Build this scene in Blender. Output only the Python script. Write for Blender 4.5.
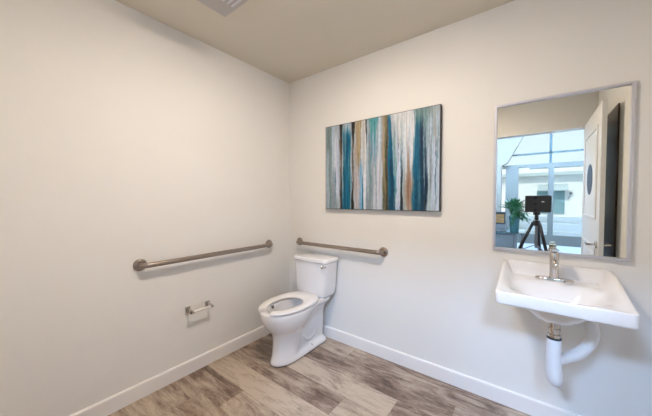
import bpy, bmesh, math, random
from mathutils import Vector, Matrix, noise

for o in list(bpy.data.objects):
    bpy.data.objects.remove(o)
S = bpy.context.scene
C = S.collection
PI = math.pi

# ------------------------------------------------------------------ camera
cd = bpy.data.cameras.new('camera')
cam = bpy.data.objects.new('camera', cd)
C.objects.link(cam)
cd.sensor_width = 36.0
cd.lens = 271.16 / 652 * 36
cd.clip_start = 0.005
cam.location = (1.9779, -1.9769, 1.2646)
cam.rotation_euler = (PI / 2 - 0.0299, 0.0009, 0.6531)
S.camera = cam

# ------------------------------------------------------------------ world
W = bpy.data.worlds.new('sky')
S.world = W
W.use_nodes = True
bg = W.node_tree.nodes['Background']
bg.inputs['Color'].default_value = (0.74, 0.89, 1.0, 1)
bg.inputs['Strength'].default_value = 1.3

sd = bpy.data.lights.new('sun', 'SUN')
sd.energy = 2.2
sd.color = (1.0, 0.98, 0.95)
sd.angle = 0.02
so = bpy.data.objects.new('sun', sd)
C.objects.link(so)
so.rotation_euler = (math.radians(-50), 0, math.radians(12))   # high, shining away from the restroom onto the shop front

S.view_settings.view_transform = 'Standard'
S.view_settings.look = 'None'
S.view_settings.gamma = 1
S.view_settings.use_curve_mapping = False
S.view_settings.exposure = 0.0

LAMP_POWER = 176.0          # restroom ceiling lamp (emission strength of its diffuser)
LAMP_COLOR = (1.0, 0.85, 0.71)
FILL_POWER = 215.0         # fill panels added on the lobby ceiling
FILL_COLOR = (0.40, 0.62, 1.0)


# ------------------------------------------------------------------ materials
def mat(name, col, rough=0.5, metal=0.0, spec=0.5, bump=0.0, bscale=60, vary=0.0, vscale=4, coat=0.0,
        emit=None, estr=0.0, stretch=(1, 1, 1)):
    m = bpy.data.materials.new(name)
    m.use_nodes = True
    nt = m.node_tree
    b = nt.nodes['Principled BSDF']
    b.inputs['Roughness'].default_value = rough
    b.inputs['Metallic'].default_value = metal
    b.inputs['Specular IOR Level'].default_value = spec
    b.inputs['Coat Weight'].default_value = coat
    b.inputs['Base Color'].default_value = (*col, 1)
    tc = nt.nodes.new('ShaderNodeTexCoord')
    mp = nt.nodes.new('ShaderNodeMapping')
    mp.inputs['Scale'].default_value = stretch
    nt.links.new(tc.outputs['Object'], mp.inputs['Vector'])
    n = nt.nodes.new('ShaderNodeTexNoise')
    n.inputs['Scale'].default_value = vscale
    n.inputs['Detail'].default_value = 4
    nt.links.new(mp.outputs['Vector'], n.inputs['Vector'])
    r = nt.nodes.new('ShaderNodeValToRGB')
    v = max(vary, 0.004)
    r.color_ramp.elements[0].position = 0.3
    r.color_ramp.elements[1].position = 0.7
    r.color_ramp.elements[0].color = (*[c * (1 - v) for c in col], 1)
    r.color_ramp.elements[1].color = (*[min(1, c * (1 + v)) for c in col], 1)
    nt.links.new(n.outputs['Fac'], r.inputs['Fac'])
    nt.links.new(r.outputs['Color'], b.inputs['Base Color'])
    if bump > 0:
        n2 = nt.nodes.new('ShaderNodeTexNoise')
        n2.inputs['Scale'].default_value = bscale
        n2.inputs['Detail'].default_value = 3
        nt.links.new(mp.outputs['Vector'], n2.inputs['Vector'])
        bp = nt.nodes.new('ShaderNodeBump')
        bp.inputs['Strength'].default_value = bump
        bp.inputs['Distance'].default_value = 0.002
        nt.links.new(n2.outputs['Fac'], bp.inputs['Height'])
        nt.links.new(bp.outputs['Normal'], b.inputs['Normal'])
    if emit:
        b.inputs['Emission Color'].default_value = (*emit, 1)
        b.inputs['Emission Strength'].default_value = estr
    return m


def wood_floor_mat():
    m = bpy.data.materials.new('vinyl_plank')
    m.use_nodes = True
    nt = m.node_tree
    b = nt.nodes['Principled BSDF']
    b.inputs['Roughness'].default_value = 0.42
    b.inputs['Specular IOR Level'].default_value = 0.35
    at = nt.nodes.new('ShaderNodeAttribute')
    at.attribute_name = 'tone'
    tc = nt.nodes.new('ShaderNodeTexCoord')
    # offset the grain per plank
    off = nt.nodes.new('ShaderNodeVectorMath')
    off.operation = 'MULTIPLY_ADD'
    nt.links.new(at.outputs['Vector'], off.inputs[0])
    off.inputs[1].default_value = (0, 0, 37.0)
    nt.links.new(tc.outputs['Object'], off.inputs[2])

    def nz(scale, stretch, detail, rough=0.6, dist=0.0):
        mp = nt.nodes.new('ShaderNodeMapping')
        mp.inputs['Scale'].default_value = stretch
        nt.links.new(off.outputs[0], mp.inputs['Vector'])
        n = nt.nodes.new('ShaderNodeTexNoise')
        n.inputs['Scale'].default_value = scale
        n.inputs['Detail'].default_value = detail
        n.inputs['Roughness'].default_value = rough
        n.inputs['Distortion'].default_value = dist
        nt.links.new(mp.outputs['Vector'], n.inputs['Vector'])
        return n.outputs['Fac']

    def mul(a, k, c=None):
        q = nt.nodes.new('ShaderNodeMath')
        q.operation = 'MULTIPLY_ADD'
        nt.links.new(a, q.inputs[0])
        q.inputs[1].default_value = k
        if c is None:
            q.inputs[2].default_value = 0
        elif isinstance(c, float):
            q.inputs[2].default_value = c
        else:
            nt.links.new(c, q.inputs[2])
        return q.outputs[0]

    sep = nt.nodes.new('ShaderNodeSeparateColor')
    nt.links.new(at.outputs['Color'], sep.inputs[0])
    big = nz(2.6, (1, 3.4, 1), 4, 0.6, 1.4)
    grain = nz(9, (0.42, 7, 1), 7, 0.75, 0.9)
    fine = nz(60, (0.35, 6, 1), 4, 0.7)
    spots = nz(26, (0.9, 2.2, 1), 3, 0.6, 1.2)
    t = mul(sep.outputs[0], 0.46, 0.26)
    t = mul(big, 1.25, t)
    t = mul(grain, 0.85, t)
    t = mul(spots, 0.42, t)
    t = mul(fine, 0.22, t)
    t = mul(t, 1.38, -1.77)
    r = nt.nodes.new('ShaderNodeValToRGB')
    e = r.color_ramp.elements
    e[0].position = 0.02
    e[0].color = (0.085, 0.056, 0.042, 1)
    e[1].position = 1.0
    e[1].color = (0.54, 0.445, 0.355, 1)
    for p, c in ((0.28, (0.165, 0.115, 0.090)), (0.50, (0.29, 0.215, 0.17)), (0.70, (0.40, 0.32, 0.25)),
                 (0.86, (0.475, 0.39, 0.308))):
        x = e.new(p)
        x.color = (*c, 1)
    nt.links.new(t, r.inputs['Fac'])
    nt.links.new(r.outputs['Color'], b.inputs['Base Color'])
    bp = nt.nodes.new('ShaderNodeBump')
    bp.inputs['Strength'].default_value = 0.12
    bp.inputs['Distance'].default_value = 0.001
    nt.links.new(grain, bp.inputs['Height'])
    nt.links.new(bp.outputs['Normal'], b.inputs['Normal'])
    return m


M = {}
M['wall'] = mat('painted_wall', (0.795, 0.786, 0.758), 0.75, spec=0.2, bump=0.25, bscale=90, vary=0.008, vscale=3)
M['ceiling'] = mat('painted_ceiling', (0.72, 0.665, 0.565), 0.85, spec=0.1, bump=0.2, bscale=80, vary=0.01)
M['trim'] = mat('trim_paint', (0.84, 0.82, 0.80), 0.4, spec=0.4, vary=0.004)
M['floor'] = wood_floor_mat()
M['gap'] = mat('plank_gap', (0.10, 0.075, 0.06), 0.8)
M['ceramic'] = mat('vitreous_china', (0.80, 0.785, 0.78), 0.12, spec=0.6, coat=0.5, vary=0.004)
M['ceramic2'] = mat('sink_china', (0.79, 0.77, 0.75), 0.10, spec=0.6, coat=0.5, vary=0.004)
M['seat'] = mat('seat_plastic', (0.80, 0.77, 0.745), 0.28, spec=0.5, vary=0.004)
M['steel'] = mat('brushed_steel', (0.36, 0.31, 0.275), 0.28, metal=1.0, bump=0.05, bscale=200, vary=0.05, vscale=30,
                 stretch=(1, 1, 1))
M['chrome'] = mat('chrome', (0.60, 0.57, 0.54), 0.10, metal=1.0, vary=0.01)
M['alu'] = mat('anodised_aluminium', (0.66, 0.66, 0.72), 0.38, metal=0.75, vary=0.01)
M['mirror'] = mat('mirror_silver', (0.90, 0.90, 0.84), 0.0, metal=1.0)
M['mirror'].node_tree.nodes['Principled BSDF'].inputs['Base Color'].default_value = (0.94, 0.88, 0.66, 1)
M['pvc'] = mat('white_vinyl_cover', (0.80, 0.81, 0.83), 0.35, vary=0.01)
M['dark'] = mat('rubber_and_gap_shade', (0.03, 0.035, 0.04), 0.45, vary=0.05)
M['bumper'] = mat('grey_bumper', (0.12, 0.11, 0.11), 0.4)
M['canvas_edge'] = mat('canvas_edge_black', (0.03, 0.03, 0.04), 0.6)
M['vent'] = mat('vent_plastic', (0.50, 0.475, 0.46), 0.5, vary=0.01)
M['slot'] = mat('vent_slot', (0.16, 0.15, 0.145), 0.7)
M['diffuser'] = mat('lamp_diffuser', (0.9, 0.9, 0.88), 0.4, emit=LAMP_COLOR, estr=LAMP_POWER)
M['panel'] = mat('lobby_fill', (0.9, 0.9, 0.9), 0.4, emit=FILL_COLOR, estr=FILL_POWER)
M['door_white'] = mat('white_door_paint', (0.80, 0.80, 0.80), 0.35, spec=0.5, vary=0.004)
M['door_dark'] = mat('dark_stained_wood', (0.060, 0.034, 0.021), 0.30, spec=0.45, vary=0.35, vscale=9, bump=0.4,
                     bscale=14, stretch=(1, 1.6, 0.9))
M['sign'] = mat('blue_sign', (0.012, 0.022, 0.06), 0.45)
M['sign_white'] = mat('sign_white', (0.8, 0.8, 0.8), 0.4)
M['black'] = mat('black_plastic', (0.012, 0.013, 0.017), 0.35, vary=0.05)
M['lens'] = mat('lens_glass', (0.02, 0.02, 0.03), 0.05)
M['grey_metal'] = mat('grey_metal', (0.25, 0.26, 0.28), 0.35, metal=0.8)
M['win_metal'] = mat('window_metal', (0.17, 0.17, 0.15), 0.45, metal=0.1, vary=0.01)
M['win_dark'] = mat('window_bar_dark', (0.05, 0.09, 0.10), 0.45, vary=0.01)
M['lobby_wall'] = mat('lobby_wall', (0.36, 0.37, 0.37), 0.8, vary=0.01)
M['lobby_floor'] = mat('lobby_floor', (0.20, 0.20, 0.20), 0.5, vary=0.05)
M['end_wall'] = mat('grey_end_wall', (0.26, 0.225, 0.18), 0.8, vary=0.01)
M['bronze'] = mat('dark_frame', (0.05, 0.06, 0.065), 0.4)
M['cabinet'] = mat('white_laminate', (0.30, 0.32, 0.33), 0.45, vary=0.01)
M['desk_top'] = mat('glass_desk_edge', (0.10, 0.18, 0.20), 0.15, vary=0.03)
M['box_wood'] = mat('box_wood', (0.55, 0.30, 0.12), 0.6, vary=0.25, vscale=12, stretch=(1, 1, 8))
M['teal'] = mat('teal_pot', (0.10, 0.26, 0.27), 0.3, vary=0.05)
M['leaf'] = mat('leaf', (0.035, 0.15, 0.055), 0.5, vary=0.4, vscale=14)
M['soil'] = mat('soil', (0.04, 0.03, 0.02), 0.9, vary=0.3)
M['stucco'] = mat('white_stucco', (0.84, 0.85, 0.85), 0.9, vary=0.02, bump=0.2)
M['stucco2'] = mat('grey_stucco', (0.52, 0.60, 0.62), 0.8, vary=0.04)
M['pane'] = mat('shop_pane', (0.20, 0.34, 0.37), 0.25, vary=0.12)
M['concrete'] = mat('concrete', (0.55, 0.57, 0.57), 0.9, vary=0.06, bump=0.3)

gm = bpy.data.materials.new('window_glass')
gm.use_nodes = True
nt = gm.node_tree
nt.nodes.remove(nt.nodes['Principled BSDF'])
tr = nt.nodes.new('ShaderNodeBsdfTransparent')
tr.inputs[0].default_value = (0.93, 0.97, 0.97, 1)
gl = nt.nodes.new('ShaderNodeBsdfGlossy')
gl.inputs['Roughness'].default_value = 0.02
mx = nt.nodes.new('ShaderNodeMixShader')
mx.inputs[0].default_value = 0.05
nt.links.new(tr.outputs[0], mx.inputs[1])
nt.links.new(gl.outputs[0], mx.inputs[2])
nt.links.new(mx.outputs[0], nt.nodes['Material Output'].inputs[0])
M['glass'] = gm


# ------------------------------------------------------------------ helpers
def obj(name, bm, m, parent=None, smooth=False, loc=None, bevel=0.0, segs=2, sub=0):
    me = bpy.data.meshes.new(name)
    bmesh.ops.recalc_face_normals(bm, faces=bm.faces)
    bm.to_mesh(me)
    bm.free()
    for mm in (m if isinstance(m, (list, tuple)) else [m]):
        me.materials.append(mm)
    if smooth:
        for p in me.polygons:
            p.use_smooth = True
    o = bpy.data.objects.new(name, me)
    C.objects.link(o)
    if parent:
        o.parent = parent
        a = Vector((0, 0, 0))
        q = parent
        while q:
            a += q.location
            q = q.parent
        # meshes are written in world coordinates: bring them into the parent's frame
        me.transform(Matrix.Translation(-a))
    elif loc is None:
        loc = None
    if loc is not None:
        o.location = loc
    if sub:
        s = o.modifiers.new('sub', 'SUBSURF')
        s.levels = sub
        s.render_levels = sub
    if bevel:
        b = o.modifiers.new('bevel', 'BEVEL')
        b.width = bevel
        b.segments = segs
        b.limit_method = 'ANGLE'
        b.harden_normals = False
    return o


def box(bm, a, b):
    vs = [bm.verts.new((x, y, z)) for z in (a[2], b[2]) for x, y in
          ((a[0], a[1]), (b[0], a[1]), (b[0], b[1]), (a[0], b[1]))]
    fs = []
    for q in ((0, 3, 2, 1), (4, 5, 6, 7), (0, 1, 5, 4), (1, 2, 6, 5), (2, 3, 7, 6), (3, 0, 4, 7)):
        fs.append(bm.faces.new([vs[i] for i in q]))
    return fs


def boxbm(*ab):
    bm = bmesh.new()
    for a, b in ab:
        box(bm, a, b)
    return bm


def tube(bm, pts, r, n=20, cap=True):
    pts = [Vector(p) for p in pts]
    rr = r if isinstance(r, (list, tuple)) else [r] * len(pts)
    rings = []
    up = None
    for i, p in enumerate(pts):
        t = (pts[min(i + 1, len(pts) - 1)] - pts[max(i - 1, 0)]).normalized()
        if up is None:
            up = Vector((0, 0, 1)) if abs(t.z) < 0.9 else Vector((0, 1, 0))
        a = t.cross(up).normalized()
        b = a.cross(t).normalized()
        up = b
        rings.append([bm.verts.new(p + a * math.cos(2 * PI * k / n) * rr[i] + b * math.sin(2 * PI * k / n) * rr[i])
                      for k in range(n)])
    for i in range(len(rings) - 1):
        for k in range(n):
            bm.faces.new((rings[i][k], rings[i][(k + 1) % n], rings[i + 1][(k + 1) % n], rings[i + 1][k]))
    if cap:
        bm.faces.new(rings[0][::-1])
        bm.faces.new(rings[-1])
    return rings


def tubebm(pts, r, n=20):
    bm = bmesh.new()
    tube(bm, pts, r, n)
    return bm


def smooth_path(ctrl, seg=8):
    P = [Vector(p) for p in ctrl]
    P = [P[0] * 2 - P[1]] + P + [P[-1] * 2 - P[-2]]
    out = []
    for i in range(1, len(P) - 2):
        for k in range(seg):
            t = k / seg
            out.append(0.5 * ((2 * P[i]) + (-P[i - 1] + P[i + 1]) * t + (2 * P[i - 1] - 5 * P[i] + 4 * P[i + 1] - P[i + 2]) * t * t
                              + (-P[i - 1] + 3 * P[i] - 3 * P[i + 1] + P[i + 2]) * t ** 3))
    out.append(P[-2])
    return out


def thing(name, label, cat, loc, group=None, kind=None):
    o = bpy.data.objects.new(name, None)
    o.empty_display_size = 0.1
    C.objects.link(o)
    o.location = loc
    if label:
        o['label'] = label
    if cat:
        o['category'] = cat
    if group:
        o['group'] = group
    if kind:
        o['kind'] = kind
    return o


def tag(o, label, cat, group=None):
    o['label'] = label
    o['category'] = cat
    if group:
        o['group'] = group
    return o


def struct(name, bm, m, label, cat, **k):
    o = obj(name, bm, m, None, **k)
    o['kind'] = 'structure'
    o['label'] = label
    o['category'] = cat
    return o


def sst(a, b, x):
    t = max(0.0, min(1.0, (x - a) / (b - a)))
    return t * t * (3 - 2 * t)


# ------------------------------------------------------------------ the room
H = 2.44
XR = 2.51
YF = -2.12        # room face of the doorway wall
DX0, DX1 = 1.52, 2.445   # door opening
DZ = 2.065

# floor: one mesh, planks run along x, one face per plank with its own tone
rnd = random.Random(5)
bm = bmesh.new()
lay = bm.loops.layers.color.new('tone')
tones = {  # row -> list of (x_end, tone)
    0: [(0.80, 0.66), (2.0, 0.34), (9, 0.5)],
    1: [(0.42, 0.2), (1.62, 0.26), (9, 0.5)],
    2: [(0.38, 0.0), (1.32, 0.86), (9, 0.3)],
    3: [(1.04, 0.16), (2.3, 0.74), (9, 0.4)],
    4: [(1.20, 0.84), (9, 0.5)],
    5: [(0.47, 0.22), (1.7, 0.66), (9, 0.3)],
    6: [(0.26, 0.62), (1.5, 0.56), (9, 0.7)],
    7: [(0.60, 0.72), (1.8, 0.5), (9, 0.4)],
}
rows = 12
pw = 0.18
g = 0.0004
for r in range(rows):
    y1 = 0.0 if r == 0 else -0.01 - pw * r
    y0 = max(-0.01 - pw * (r + 1), YF)
    if y1 <= YF:
        break
    segs = tones.get(r, [(0.5 + 0.3 * (r % 3), 0.4), (1.8, 0.7), (9, 0.5)])
    x = 0.0
    for xe, tn in segs:
        xe = min(xe, XR)
        if xe <= x:
            continue
        vs = [bm.verts.new(p) for p in ((x + g, y0 + g, 0), (xe - g, y0 + g, 0), (xe - g, y1 - g, 0), (x + g, y1 - g, 0))]
        f = bm.faces.new(vs)
        q = rnd.random()
        for l in f.loops:
            l[lay] = (tn, q, rnd.random() * 0 + q, 1)
        x = xe
fs = box(bm, (-0.1, YF - 0.001, -0.1), (XR + 0.1, 0.1, -0.0006))
for f in fs:
    f.material_index = 1
    for l in f.loops:
        l[lay] = (0.3, 0.5, 0.5, 1)
struct('floor', bm, [M['floor'], M['gap']], 'grey-brown wood-look plank floor of the restroom', 'floor')

struct('ceiling', boxbm(((-0.1, YF - 0.12, H), (XR + 0.1, 0.1, H + 0.1))), M['ceiling'],
       'flat beige painted ceiling of the restroom', 'ceiling')
struct('wall_left', boxbm(((-0.1, YF - 0.12, 0), (0, 0.1, H))), M['wall'],
       'off-white painted wall with the long grab bar', 'wall')
struct('wall_back', boxbm(((0, 0, 0), (XR, 0.1, H))), M['wall'],
       'off-white painted wall behind toilet, painting and sink', 'wall')
struct('wall_right', boxbm(((XR, YF - 0.12, 0), (XR + 0.1, 0.1, H))), M['wall'],
       'off-white wall at the right end, seen only in the mirror', 'wall')
struct('wall_front', boxbm(((0, YF - 0.12, 0), (DX0, YF, H)), ((DX1, YF - 0.12, 0), (XR, YF, H)),
                           ((DX0, YF - 0.12, DZ), (DX1, YF, H))), M['wall'],
       'wall with the doorway, reflected at the top of the mirror', 'wall')


def baseboard(name, a, b, axis, label):
    # profile: 98 mm tall, 14 mm thick, eased top edge
    bm = bmesh.new()
    T, hb = 0.014, 0.0975
    prof = [(0, 0.0), (T, 0.0), (T, hb - 0.010), (T - 0.002, hb - 0.004), (T - 0.006, hb - 0.001), (0, hb)]
    rings = []
    for s in (a, b):
        ring = []
        for d, z in prof:
            if axis == 'left':
                ring.append(bm.verts.new((d, s, z)))
            elif axis == 'back':
                ring.append(bm.verts.new((s, -d, z)))
            elif axis == 'right':
                ring.append(bm.verts.new((XR - d, s, z)))
            else:
                ring.append(bm.verts.new((s, YF + d, z)))
        rings.append(ring)
    n = len(prof)
    for i in range(n):
        bm.faces.new((rings[0][i], rings[0][(i + 1) % n], rings[1][(i + 1) % n], rings[1][i]))
    bm.faces.new(rings[0])
    bm.faces.new(rings[1][::-1])
    struct(name, bm, M['trim'], label, 'baseboard')


baseboard('baseboard_left', YF, -0.0, 'left', 'white baseboard along the left wall')
baseboard('baseboard_back', 0.014, XR, 'back', 'white baseboard along the wall behind the toilet and sink')
baseboard('baseboard_right', -1.15, -0.014, 'right', 'white baseboard along the right-hand wall')
baseboard('baseboard_front', 0.014, DX0 - 0.07, 'front', 'white baseboard beside the doorway')

# door casing (white trim round the opening)
struct('trim_1', boxbm(((DX0 - 0.0, YF - 0.12, 0), (DX0 + 0.012, YF + 0.004, DZ - 0.012)),
                       ((DX1 - 0.012, YF - 0.12, 0), (DX1, YF + 0.004, DZ - 0.012)),
                       ((DX0, YF - 0.12, DZ - 0.012), (DX1, YF + 0.004, DZ))), M['trim'],
       'white jamb lining the doorway seen in the mirror', 'trim')

# white panelled door leaf, standing open along the right wall (hinge by the doorway)
LX0, LX1 = 2.390, 2.420
LY0, LY1 = -1.985, -1.035
LZ = 2.038
d1 = thing('door_1', 'white panelled door standing open, with lever handle and round sign', 'door', (2.41, -1.98, 0),
           kind='structure')
bm = bmesh.new()
box(bm, (LX0, LY0, 0.012), (LX1, LY1, LZ))
obj('door_leaf', bm, M['door_white'], d1, bevel=0.002)
pm = bmesh.new()


def frame_ring(bm, x, y0, y1, z0, z1, w=0.022, h=0.008):
    # raised moulding rectangle on the leaf face x, bulging towards -x
    for (a, b) in (((x - h, y0, z0), (x, y1, z0 + w)), ((x - h, y0, z1 - w), (x, y1, z1)),
                   ((x - h, y0, z0 + w), (x, y0 + w, z1 - w)), ((x - h, y1 - w, z0 + w), (x, y1, z1 - w))):
        box(bm, a, b)


for z0, z1 in ((0.22, 0.88), (1.10, 1.88)):
    b1 = bmesh.new()
    frame_ring(b1, LX0, LY0 + 0.13, LY1 - 0.13, z0, z1)
    box(b1, (LX0 - 0.004, LY0 + 0.20, z0 + 0.07), (LX0, LY1 - 0.20, z1 - 0.07))
    obj('door_panel', b1, M['door_white'], d1, bevel=0.003)
for sx, xf in ((-1, LX0), (1, LX1)):
    hb = tubebm([(xf, -1.105, 0.90), (xf + sx * 0.010, -1.105, 0.90)], 0.030, 24)
    tube(hb, smooth_path([(xf + sx * 0.006, -1.105, 0.90), (xf + sx * 0.045, -1.105, 0.90),
                          (xf + sx * 0.055, -1.118, 0.90), (xf + sx * 0.055, -1.160, 0.90),
                          (xf + sx * 0.052, -1.215, 0.898)], 5), 0.0095, 12)
    h = obj('door_handle', hb, M['chrome'], d1, smooth=True)
for z in (0.25, 1.0, 1.8):
    obj('hinge', tubebm([(2.428, -1.993, z), (2.428, -1.993, z + 0.09)], 0.007, 12), M['grey_metal'], d1, smooth=True)
s = thing('restroom_sign', 'round dark blue sign fixed to the white open door', 'sign', (LX0 - 0.002, -1.50, 1.45))
bm = bmesh.new()
tube(bm, [(LX0 - 0.0005, -1.50, 1.45), (LX0 - 0.007, -1.50, 1.45)], 0.140, 48)
obj('sign_plate', bm, M['sign'], s, smooth=False)

# dark stained door on the right wall, half hidden by the open leaf
d2 = thing('door_2', 'dark stained door on the right-hand wall behind the open white door', 'door', (XR, -1.65, 0),
           kind='structure')
obj('door_leaf', boxbm(((XR - 0.012, -2.10, 0.01), (XR + 0.01, -1.17, 2.03))), M['door_dark'], d2, bevel=0.002)

# ------------------------------------------------------------------ lobby beyond the doorway
LY = -5.0
struct('floor_lobby', boxbm(((-0.5, LY - 0.2, -0.1), (4.5, YF - 0.12, -0.002))), M['lobby_floor'],
       'grey floor of the room beyond the doorway, seen in the mirror', 'floor')
struct('ceiling_lobby', boxbm(((-0.5, LY - 0.2, 3.0), (4.5, YF - 0.12, 3.1))), M['lobby_wall'],
       'ceiling of the room beyond the doorway', 'ceiling')
struct('wall_lobby_left', boxbm(((-0.6, LY - 0.2, 0), (-0.5, YF - 0.12, 3.0))), M['lobby_wall'],
       'left wall of the room beyond the doorway', 'wall')
struct('wall_lobby_right', boxbm(((4.5, LY - 0.2, 0), (4.6, YF - 0.12, 3.0))), M['lobby_wall'],
       'right wall of the room beyond the doorway', 'wall')
struct('wall_lobby_front', boxbm(((-0.5, YF - 0.13, H), (4.5, YF - 0.12, 3.0)), ((XR + 0.1, YF - 0.12, 0), (4.5, YF - 0.02, 3.0))),
       M['lobby_wall'], 'wall above the restroom on its lobby side', 'wall')
# gusset wall beside the window with a slanting edge
bm = bmesh.new()
prof = [(-0.5, 0.0), (1.43, 0.0), (1.43, 1.98), (1.53, 2.03), (1.83, 2.63), (1.98, 3.0), (-0.5, 3.0)]
fr = [bm.verts.new((x, LY + 0.16, z)) for x, z in prof]
bk = [bm.verts.new((x, LY + 0.02, z)) for x, z in prof]
bm.faces.new(fr)
bm.faces.new(bk[::-1])
for i in range(len(prof)):
    j = (i + 1) % len(prof)
    bm.faces.new((fr[i], fr[j], bk[j], bk[i]))
struct('wall_lobby_end', bm, M['end_wall'], 'pale wall with slanting edge at left of the mirrored windows', 'wall')

w1 = thing('window_1', 'tall storefront window wall with white frames, reflected in the mirror', 'window', (2.4, LY, 0),
           kind='structure')
for i, x in enumerate((2.245, 3.6)):
    obj('window_frame', boxbm(((x - 0.042, LY - 0.05, 0.37), (x + 0.042, LY + 0.05, 1.89))), M['win_metal'], w1)
obj('window_frame', boxbm(((1.90, LY - 0.05, 1.89), (4.5, LY + 0.05, 1.985))), M['win_metal'], w1)
obj('window_frame', boxbm(((1.44, LY - 0.05, 1.93), (1.90, LY + 0.05, 1.985))), M['win_metal'], w1)
obj('window_frame', boxbm(((1.72, LY - 0.06, 0.37), (4.5, LY + 0.06, 0.56))), M['win_metal'], w1)
obj('window_frame', boxbm(((1.50, LY - 0.04, 0.0), (1.72, LY + 0.04, 1.93))), M['win_metal'], w1)
obj('window_bar', boxbm(((1.44, LY - 0.02, 2.18), (4.5, LY + 0.02, 2.21))), M['win_dark'], w1)
obj('window_bar', boxbm(((2.212, LY - 0.02, 1.985), (2.25, LY + 0.02, 3.0))), M['win_dark'], w1)
obj('window_bar', boxbm(((3.58, LY - 0.02, 1.985), (3.62, LY + 0.02, 3.0))), M['win_dark'], w1)
obj('window_base', boxbm(((1.72, LY - 0.06, 0.0), (4.5, LY + 0.06, 0.37))), M['stucco'], w1)
bm = bmesh.new()
for x0, x1, z0, z1 in ((1.72, 2.2, .56, 1.93), (2.29, 3.56, .56, 1.89), (3.64, 4.5, .56, 1.89),
                       (1.44, 2.21, 1.99, 3.0), (2.25, 3.58, 1.99, 3.0), (3.62, 4.5, 1.99, 3.0)):
    vs = [bm.verts.new(p) for p in ((x0, LY, z0), (x1, LY, z0), (x1, LY, z1), (x0, LY, z1))]
    bm.faces.new(vs)
obj('window_pane', bm, M['glass'], w1)

# added fill lamps for cool light through the doorway, hidden by the door head
PROTO = None
for px, py, wh in ((1.3, -3.85, 'the left one'), (2.7, -3.85, 'the right one')):
    t = thing('ceiling_light', 'square fill panel added on the ceiling beyond the doorway, ' + wh, 'light',
              (px, py, 2.97), 'added fill panels beyond the doorway')
    obj('frame', boxbm(((px - .31, py - .31, 2.965), (px + .31, py - .28, 3.0)), ((px - .31, py + .28, 2.965), (px + .31, py + .31, 3.0)),
                       ((px - .31, py - .28, 2.965), (px - .28, py + .28, 3.0)), ((px + .28, py - .28, 2.965), (px + .31, py + .28, 3.0))),
        M['alu'], t)
    obj('diffuser', boxbm(((px - .28, py - .28, 2.972), (px + .28, py + .28, 2.985))), M['panel'], t)

# outdoors: ground, white building, its awning and window
struct('ground', boxbm(((-12, -16, -0.2), (16, LY - 0.2, -0.05))), M['concrete'], 'pale paved ground outside the window', 'ground')
b = thing('shop_building', 'low white building across the pavement, reflected in the mirror', 'building', (2.5, -9.3, -0.05))
obj('facade', boxbm(((-9, -12, -0.05), (14, -9.2, 2.30))), M['stucco'], b)
obj('eave', boxbm(((-9, -9.34 + 0.12, 2.02), (14, -8.95, 2.12))), M['stucco2'], b)
obj('shop_window', boxbm(((2.06, -9.22, 0.83), (2.74, -9.16, 1.56))), M['pane'], b)
bm = bmesh.new()
pr = [(-9.2, 1.76), (-8.85, 1.62), (-8.85, 1.54), (-9.2, 1.56)]
a_ = [bm.verts.new((2.08, y, z)) for y, z in pr]
b_ = [bm.verts.new((2.80, y, z)) for y, z in pr]
bm.faces.new(a_)
bm.faces.new(b_[::-1])
for i in range(4):
    bm.faces.new((a_[i], a_[(i + 1) % 4], b_[(i + 1) % 4], b_[i]))
obj('awning', bm, M['stucco2'], b)
wl = thing('wall_lamp', 'small grey lamp on the white building outside, seen in the mirror', 'lamp', (2.88, -9.19, 1.48))
obj('lamp_body', tubebm([(2.88, -9.19, 1.46), (2.88, -9.05, 1.52)], 0.035, 12), M['grey_metal'], wl)
obj('lamp_arm', tubebm([(2.88, -9.19, 1.44), (2.82, -9.12, 1.30)], 0.010, 8), M['grey_metal'], wl)
for k in range(3):
    tag(obj('planter_wall', boxbm(((0.8, -8.1 + 0.45 * k, -0.05), (4.4, -7.75 + 0.45 * k, 0.80 - 0.17 * k))), M['stucco']),
        ['tallest and rearmost low white wall outside the window', 'middle low white wall outside the window',
         'lowest and nearest low white wall outside the window'][k], 'wall', 'stepped white walls outside')

# ------------------------------------------------------------------ restroom lamp and vent
lx, ly = 1.20, -1.10
t = thing('ceiling_light', 'round flush white ceiling light in the middle of the restroom ceiling', 'light', (lx, ly, H))
bm = bmesh.new()
tube(bm, [(lx, ly, H), (lx, ly, H - 0.015)], 0.135, 48)
obj('base_ring', bm, M['trim'], t)
bm = bmesh.new()
prof = [(0.120, H - 0.0155), (0.120, H - 0.022), (0.112, H - 0.027), (0.08, H - 0.031), (0.04, H - 0.0335), (0.001, H - 0.034)]
rings = [[bm.verts.new((lx + r * math.cos(2 * PI * k / 40), ly + r * math.sin(2 * PI * k / 40), z)) for k in range(40)] for r, z in prof]
for i in range(len(rings) - 1):
    for k in range(40):
        bm.faces.new((rings[i][k], rings[i][(k + 1) % 40], rings[i + 1][(k + 1) % 40], rings[i + 1][k]))
bm.faces.new(rings[0])
bm.faces.new(rings[-1])
obj('diffuser', bm, M['diffuser'], t, smooth=True)

vx0, vx1, vy0, vy1, vz = 0.443, 0.683, -1.235, -0.995, 2.388
t = thing('ceiling_vent', 'grey square exhaust fan grille on the ceiling at the top edge', 'vent', (0.587, -1.14, H))
obj('cover', boxbm(((vx0, vy0, vz + 0.004), (vx1, vy1, H))), M['vent'], t, bevel=0.006)
bm = bmesh.new()
for k in range(7):
    y = vy0 + 0.028 + k * 0.0285
    box(bm, (vx0 + 0.12, y, vz), (vx1 - 0.03, y + 0.012, vz + 0.0045))
obj('grille', bm, M['alu'], t)

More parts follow.
